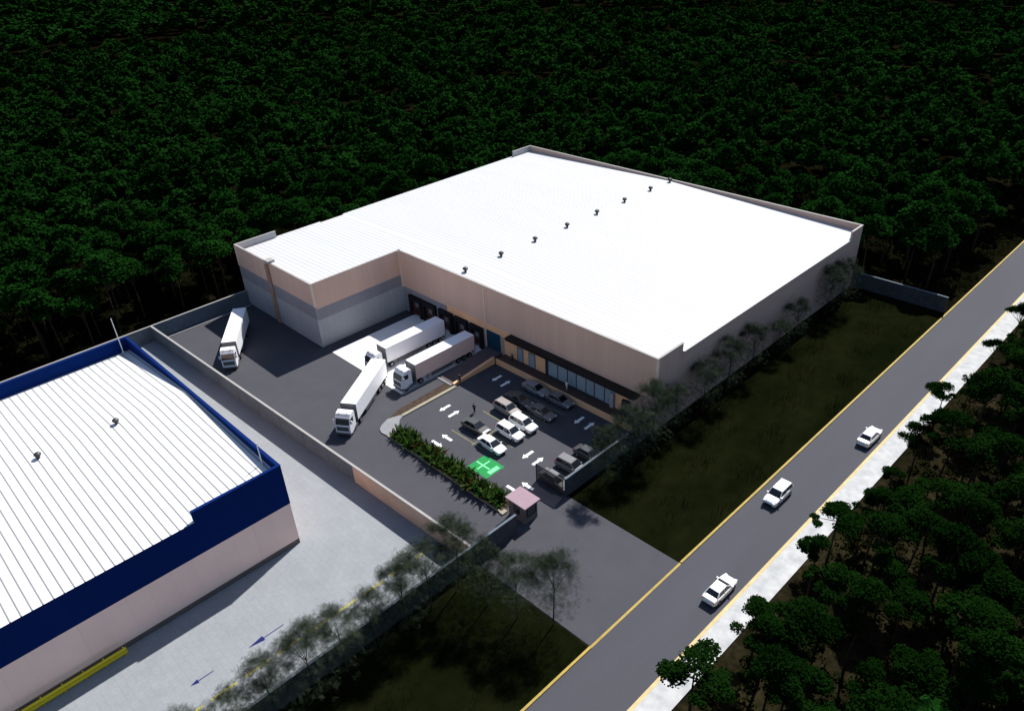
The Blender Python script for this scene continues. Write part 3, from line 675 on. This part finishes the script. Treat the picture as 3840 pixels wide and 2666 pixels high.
# ------------------------------------------------------------------ vegetation meshes
def rot_quads(P, size, rng, flat=0.0, aspect=1.0):
    """one quad per point, random facing; flat>0 pulls the normals upward"""
    n = len(P)
    N = rng.normal(size=(n, 3)); N[:, 2] = np.abs(N[:, 2]) + flat; N /= np.linalg.norm(N, axis=1)[:, None]
    A = np.cross(N, rng.normal(size=(n, 3))); A /= np.linalg.norm(A, axis=1)[:, None]; B = np.cross(N, A)
    s = (size * rng.uniform(.6, 1.4, n))[:, None] / 2
    V = np.stack([P - A * s - B * s * aspect, P + A * s - B * s * aspect, P + A * s + B * s * aspect, P - A * s + B * s * aspect], 1).reshape(-1, 3)
    return V, np.arange(4 * n).reshape(-1, 4)

def crown_pts(rng, n, R_=3.0, zc=8.3, H=1.7, lobes=9, inner=.55, spread=.72, lr=(.30, .48)):
    """pine crown: a flat-bottomed heap of needle clumps"""
    cs = []
    for i in range(lobes):
        a = rng.uniform(0, 2 * np.pi); r = R_ * spread * np.sqrt(rng.uniform(.05, 1)); cs.append((r * np.cos(a), r * np.sin(a), zc + H * (.9 - 1.1 * (r / R_) ** 2) * rng.uniform(.4, 1.0), rng.uniform(*lr) * R_))
    cs.append((0, 0, zc + H * .8, .45 * R_))
    cs = np.array(cs); w_ = cs[:, 3] ** 2; k = rng.choice(len(cs), n, p=w_ / w_.sum())
    d = rng.normal(size=(n, 3)); d /= np.linalg.norm(d, axis=1)[:, None]
    d[:, 2] = np.where(d[:, 2] < -.35, -d[:, 2] * .6, d[:, 2])
    rad = cs[k, 3] * rng.uniform(inner, 1.05, n)
    return cs[k, :3] + d * rad[:, None] * np.array([1, 1, .72]), cs

def trunk_mesh(rng, cs, zc=8.3, r0=.17, limbs=5):
    mb = MB(); bx, by = rng.normal(0, .18, 2)
    pts = [(0, 0, -.1), (bx * .6, by * .6, zc * .4), (bx, by, zc * .75), (bx * .6, by * .6, zc + .9)]
    for i, (a, b) in enumerate(zip(pts, pts[1:])): mb.tube(a, b, r0 * (1 - .25 * i), r0 * (1 - .25 * (i + 1)), 6, caps=False)
    for c in cs[:limbs]:
        z0 = zc * rng.uniform(.72, .9); mb.tube((bx * .9, by * .9, z0), (c[0] * .85, c[1] * .85, c[2] - .1), r0 * .4, r0 * .15, 4, caps=False)
    return mb

ROOT = {}
def pine_proto(i, leafmat, n, size, tag_name, sparse=False, lobes=12):
    rng = np.random.default_rng(100 + i)
    root = empty(tag_name)
    if sparse:
        P, cs = crown_pts(rng, n, 3.2 * rng.uniform(.95, 1.05), 6.2, 3.6, 12, .15)
        P[: n // 3] = np.column_stack([np.clip(rng.normal(0, 1.3, n // 3), -2.5, 2.5), np.clip(rng.normal(0, 1.3, n // 3), -2.5, 2.5), rng.uniform(2.2, 7.5, n // 3)])
        V, F = rot_quads(P, size, rng, .0)
    else:
        if leafmat == 'pine': P, cs = crown_pts(rng, n, 3.3 * rng.uniform(.92, 1.08), 7.4, 3.6 * rng.uniform(.85, 1.2), 16)
        else: P, cs = crown_pts(rng, n, 3.2 * rng.uniform(.8, 1.15), 7.6 * rng.uniform(.92, 1.12), rng.uniform(1.6, 3.2), int(rng.integers(9, 15)), .4, .9, (.18, .38))
        V, F = rot_quads(P, size, rng, 1.3)
    tm = trunk_mesh(rng, cs, 6.2 if sparse else 8.3, .09 if sparse else .17).build('trunk', M['trunk'], root)
    np_mesh('crown', V, F, M[leafmat], parent=root)
    return root

CAMP = np.array([51.155104, -75.865784, 68.192552]); RM = np.array([list(right), list(up), list(fwd)])
def proj(P):
    q = (np.asarray(P) - CAMP) @ RM.T
    return 1140 + 1702.05 * q[..., 0] / q[..., 2], 853 - 1702.05 * q[..., 1] / q[..., 2], np.linalg.norm(np.asarray(P) - CAMP, axis=-1)

rng = np.random.default_rng(7)
pos = []           # x, y, scale, zone
def scatter(x0, x1, y0, y1, sp, zone, ok, smin, smax, keep=1.0, jit=.42, outside=False):
    xs = np.arange(x0, x1, sp); ys = np.arange(y0, y1, sp)
    gx, gy = np.meshgrid(xs, ys); gx = gx + (np.arange(len(ys)) % 2)[:, None] * sp / 2
    p = np.stack([gx.ravel(), gy.ravel()], 1) + rng.uniform(-jit, jit, (gx.size, 2)) * sp
    s = rng.uniform(smin, smax, len(p))
    m_ = ok(p[:, 0], p[:, 1]) & (rng.uniform(size=len(p)) < keep)
    u, v, d = proj(np.column_stack([p, np.full(len(p), 7.0)])); q = (np.column_stack([p, np.full(len(p), 7.0)]) - CAMP) @ RM[2]
    seen = (q > 5) & (u > -260) & (u < 2560) & (v > -140) & (v < 1720)
    m_ &= ~seen if outside else seen
    for i in np.nonzero(m_)[0]: pos.append((p[i, 0], p[i, 1], s[i], zone, d[i]))
left = lambda x, y: ((x < -90.5) | (y > 68.5)) & (x < 11.5)
dist = lambda x, y: np.hypot(x - CAMP[0], y - CAMP[1])
scatter(-340, 16, -130, 330, 5.6, 'L', lambda x, y: left(x, y) & (dist(x, y) < 290), .86, 1.34)
scatter(-520, 16, -200, 520, 7.8, 'L', lambda x, y: left(x, y) & (dist(x, y) >= 290) & (dist(x, y) < 450), 1.05, 1.6)
scatter(-1250, 16, -300, 1200, 15, 'L', lambda x, y: left(x, y) & (dist(x, y) >= 450), 2.0, 2.9)
scatter(31.9, 100, -60, 200, 4.6, 'R', lambda x, y: (x > 32.2) & (dist(x, y) < 300) & (np.sin(x * .35 + 1.3) * np.cos(y * .27 + .6) > -.7), .78, 1.2, .94)
scatter(31.9, 110, -110, 130, 4.9, 'X', lambda x, y: (x > 31.9), .78, 1.2, .94, outside=True)      # the wood goes on beside the frame
# trees whose crowns lean out over the white pavement
for x, y, s in ((30.3, 36.6, .5), (29.0, 27.6, .78), (30.6, 16.0, .82), (31.0, 6.6, .62), (31.0, 0.2, .6), (29.9, -6.3, .95), (31.2, -14.0, .8), (30.7, -24.8, .78), (29.9, -34.8, 1.05), (30.2, 56.4, .8), (30.5, 70, .8), (30, 84, .9), (30.4, 96, .8), (30.2, 110, .9), (29.9, 47, .55)):
    pos.append((x, y, s, 'R', float(dist(x, y))))
pos.sort(key=lambda t: t[4])

NL = 10
near = {'R': [pine_proto(i, 'pine_right', 5600, .16, 'pine_tree') for i in range(9)],
        'L': [pine_proto(20 + i, 'pine', 2600, .31, 'pine_tree') for i in range(6)]}
fresh = {id(o): True for z_ in near.values() for o in z_}
LAB = {'R': ('dark green pine with bare trunk in the woods beyond the white pavement', 'pines in the woods beside the road'),
       'L': ('dark green broad crowned pine in the dense forest behind the beige warehouse', 'pines at the near edge of the dense forest')}
nR = [p for p in pos if p[3] == 'R'][:150]; nLt = [p for p in pos if p[3] == 'L'][:300 - len(nR)]
indiv = set(id(p) for p in nR + nLt)
for k_, p in enumerate(nR + nLt):
    x, y, s, zone, d = p
    pr = near[zone][k_ % len(near[zone])]
    if fresh.pop(id(pr), None): o = pr
    else: o = copy_tree(pr)
    o.location = (x, y, -.06); o.rotation_euler = (0, 0, (k_ * 2.399) % 6.283); h = .84 + .34 * ((k_ * 37) % 11) / 10
    o.scale = (s, s, (s if zone == 'R' else .5 + .5 * s) * h)
    tag(o, LAB[zone][0], 'tree', LAB[zone][1])

# everything farther off: one woodland mass
def merged(items, name, label, group_levels):
    Vs, Fs, Ms = [], [], []; off = 0
    var = {}
    for lv, (n, size, tr) in enumerate(group_levels):
        var[lv] = []
        for i in range(10):
            r_ = np.random.default_rng(500 + 31 * lv + i)
            P, cs = crown_pts(r_, n, 3.4 * r_.uniform(.9, 1.1), 7.4, 3.6 * r_.uniform(.85, 1.2), 14)
            V, F = rot_quads(P, size, r_, 1.3); mi = np.zeros(len(F), np.int32)
            if tr:
                t = trunk_mesh(r_, cs, limbs=0); tv = np.array(t.v); tf = np.array(t.f) + len(V)
                V = np.vstack([V, tv]); F = np.vstack([F, tf]); mi = np.concatenate([mi, np.ones(len(tf), np.int32)])
            var[lv].append((V, F, mi))
    for j, (x, y, s, zone, d) in enumerate(items):
        lv = 0 if d < 200 else 1 if d < 310 else 2 if d < 470 else 3
        V, F, mi = var[lv][(j * 7) % 10]
        a = (j * 2.399) % 6.283; c_, s_ = math.cos(a), math.sin(a); sz = (.5 + .5 * s) * (.78 + .48 * ((j * 53) % 17) / 16)
        W = np.column_stack([(V[:, 0] * c_ - V[:, 1] * s_) * s + x, (V[:, 0] * s_ + V[:, 1] * c_) * s + y, V[:, 2] * sz - .06])
        Vs.append(W); Fs.append(F + off); Ms.append(mi); off += len(V)
    o = np_mesh(name, np.vstack(Vs), np.vstack(Fs), [M['pine'], M['trunk']], np.concatenate(Ms))
    return tag(o, label, 'woodland', kind='stuff')
rest = [p for p in pos if id(p) not in indiv]
merged(rest, 'woodland', 'dark green mass of pine forest stretching away behind and around the warehouses', [(1500, .38, True), (800, .50, False), (620, .56, False), (560, .52, False)])

# pale, thin-leaved young trees along the verge
sp = [pine_proto(60 + i, 'sparse', 3000, .40, 'sparse_tree', sparse=True) for i in range(3)]
ORD = 'first second third fourth fifth sixth seventh eighth ninth tenth'.split()
spots = [(12.9, -35.7, 1.1, 'sparse see through tree standing on the driveway edge, nearest the road'), (9.4, -37.8, 1.0, 'sparse tree at the driveway edge, middle of three'), (5.6, -38.8, 1.0, 'sparse tree at the driveway edge, nearest the roadside wall'),
         (1.4, -39.6, 1.12, 'sparse tree at the corner where the tan dividing wall meets the roadside wall')]
for j, y in enumerate((-43.6, -47.2, -51.2, -55.0, -58.9, -62.8, -66.8, -70.8)):
    spots.append((1.5 + .3 * math.sin(j * 2.1), y, 1.0 + .12 * math.sin(j * 1.7 + 1), 'sparse see through tree behind the roadside wall, %s in the row from the driveway' % ORD[j]))
for j, (y, sc_) in enumerate(((-13.6, .95), (-8.4, 1.05), (-3.0, 1.15), (2.6, .8), (9.0, .98), (16.2, 1.0), (23.6, .92), (31.6, .70), (37.4, .84), (49.6, 1.0), (55.0, .98))):
    spots.append((2.1 + .3 * math.sin(j * 1.9), y, sc_, ('sparse see through tree by the dark car park wall, %s of three from the gate' % ORD[j] if j < 3 else 'sparse see through tree along the grey side wall, %s from the front corner' % ORD[j - 3])))
for i, (x, y, s, lb) in enumerate(spots):
    o = sp[i] if i < 3 else copy_tree(sp[i % 3])
    o.location = (x, y, -.03); o.rotation_euler = (0, 0, i * 1.7); o.scale = (s, s, s)
    tag(o, lb, 'tree', 'sparse trees along the verge')

# shrubs in the bed
def shrub_mesh(i):
    r_ = np.random.default_rng(900 + i); mb = MB(); n = 46
    for k_ in range(n):
        a = r_.uniform(0, 2 * np.pi); el = r_.uniform(.25, 1.45); L = r_.uniform(.7, 1.25); w_ = r_.uniform(.07, .13)
        b0_ = np.array([r_.normal(0, .28), r_.normal(0, .22), r_.uniform(0, .35)])
        d = np.array([np.cos(a) * np.cos(el), np.sin(a) * np.cos(el), np.sin(el)]); s_ = np.array([-np.sin(a), np.cos(a), 0]) * w_
        p1 = b0_ + d * L * .6; p2 = b0_ + d * L + np.array([np.cos(a), np.sin(a), -.6]) * L * .15
        mb.add([b0_ - s_ * .6, b0_ + s_ * .6, p1 + s_, p1 - s_, p2 + s_ * .2, p2 - s_ * .2], [[0, 1, 2, 3], [3, 2, 4, 5]], 0 if r_.uniform() < .8 else 1)
    return mb
prs = [shrub_mesh(i).build('shrub', [M[a_], M[b_]], fix=False) for i, (a_, b_) in enumerate((('shrub_green', 'shrub_olive'), ('shrub_olive', 'shrub_green'), ('shrub_green', 'shrub_red'), ('shrub_red', 'shrub_green')))]
seq = [0, 0, 1, 0, 2, 1, 0, 2, 1, 0, 3, 1, 0, 2, 0, 1, 0, 3, 1, 0, 0, 2, 1, 0]
cnt = [0] * 4; KIND = ['dark green spiky shrub in the car park bed', 'olive spiky shrub in the car park bed', 'green spiky shrub with reddish leaves in the car park bed', 'mostly red leaved spiky shrub in the car park bed']
rs = random.Random(4)
n = 46
for i in range(n):
    kd = seq[i % len(seq)]
    o = prs[kd] if cnt[kd] == 0 else link(prs[kd].copy()); cnt[kd] += 1
    row = i % 2
    o.location = (-27.1 + (i // 2) * .98 + rs.uniform(-.25, .25), (-25.55 if row else -26.6) + rs.uniform(-.2, .2), .08)
    s = rs.uniform(.85, 1.35); o.scale = (s, s, s * rs.uniform(.9, 1.25)); o.rotation_euler = (0, 0, rs.uniform(0, 6.28))
    tag(o, KIND[kd], 'shrub', 'spiky shrubs in the car park bed')

# rough grass on the verge
r_ = np.random.default_rng(77); n = 16000
gx = r_.uniform(.3, 17.4, n); gy = r_.uniform(-78, 63.2, n); m_ = ~((gy > -35.6) & (gy < -18.6)); gx, gy = gx[m_], gy[m_]; n = len(gx)
clump = (np.sin(gx * .9 + gy * .23) + np.sin(gy * .61 - gx * .37) + r_.normal(0, .6, n)) > .9; gx, gy = gx[clump], gy[clump]; n = len(gx)
P = np.column_stack([gx, gy, np.full(n, -.03)]); a = r_.uniform(0, 2 * np.pi, n); h = r_.uniform(.4, 1.15, n); wd = r_.uniform(.015, .035, n)
s_ = np.column_stack([np.cos(a), np.sin(a), np.zeros(n)]) * wd[:, None]; t_ = np.column_stack([r_.normal(0, .2, n), r_.normal(0, .2, n), h])
V = np.stack([P - s_, P + s_, P + t_ + s_ * .25, P + t_ - s_ * .25], 1).reshape(-1, 3)
tag(np_mesh('grass', V, np.arange(4 * n).reshape(-1, 4), M['grass']), 'dark rough grass covering the verge between wall and road', 'grass', kind='stuff')

# undergrowth on the forest floor
r_ = np.random.default_rng(78)
def bush_field(n, fx, fy, ok, smin, smax):
    x = r_.uniform(*fx, n); y = r_.uniform(*fy, n); m_ = ok(x, y); x, y = x[m_], y[m_]; k_ = len(x)
    c = np.column_stack([x, y, np.zeros(k_)]); per = 34
    d = r_.normal(size=(k_, per, 3)); d /= np.linalg.norm(d, axis=2)[..., None]; d[..., 2] = np.abs(d[..., 2])
    return (c[:, None, :] + d * r_.uniform(smin, smax, (k_, 1, 1))).reshape(-1, 3)
P = np.vstack([bush_field(5200, (30.0, 75), (-55, 120), lambda x, y: np.sin(x * .4) * np.sin(y * .33 + 1) > -.6, .3, .9),
               bush_field(2600, (-150, -88.5), (-110, 70), lambda x, y: x < -88.5, .4, 1.4),
               bush_field(1200, (-88, 16), (66.5, 110), lambda x, y: y > 66, .4, 1.4)])
V, F = rot_quads(P, .19, r_, .5)
tag(np_mesh('undergrowth', V, F, M['under']), 'olive and yellowish undergrowth on the forest floor', 'undergrowth', kind='stuff')
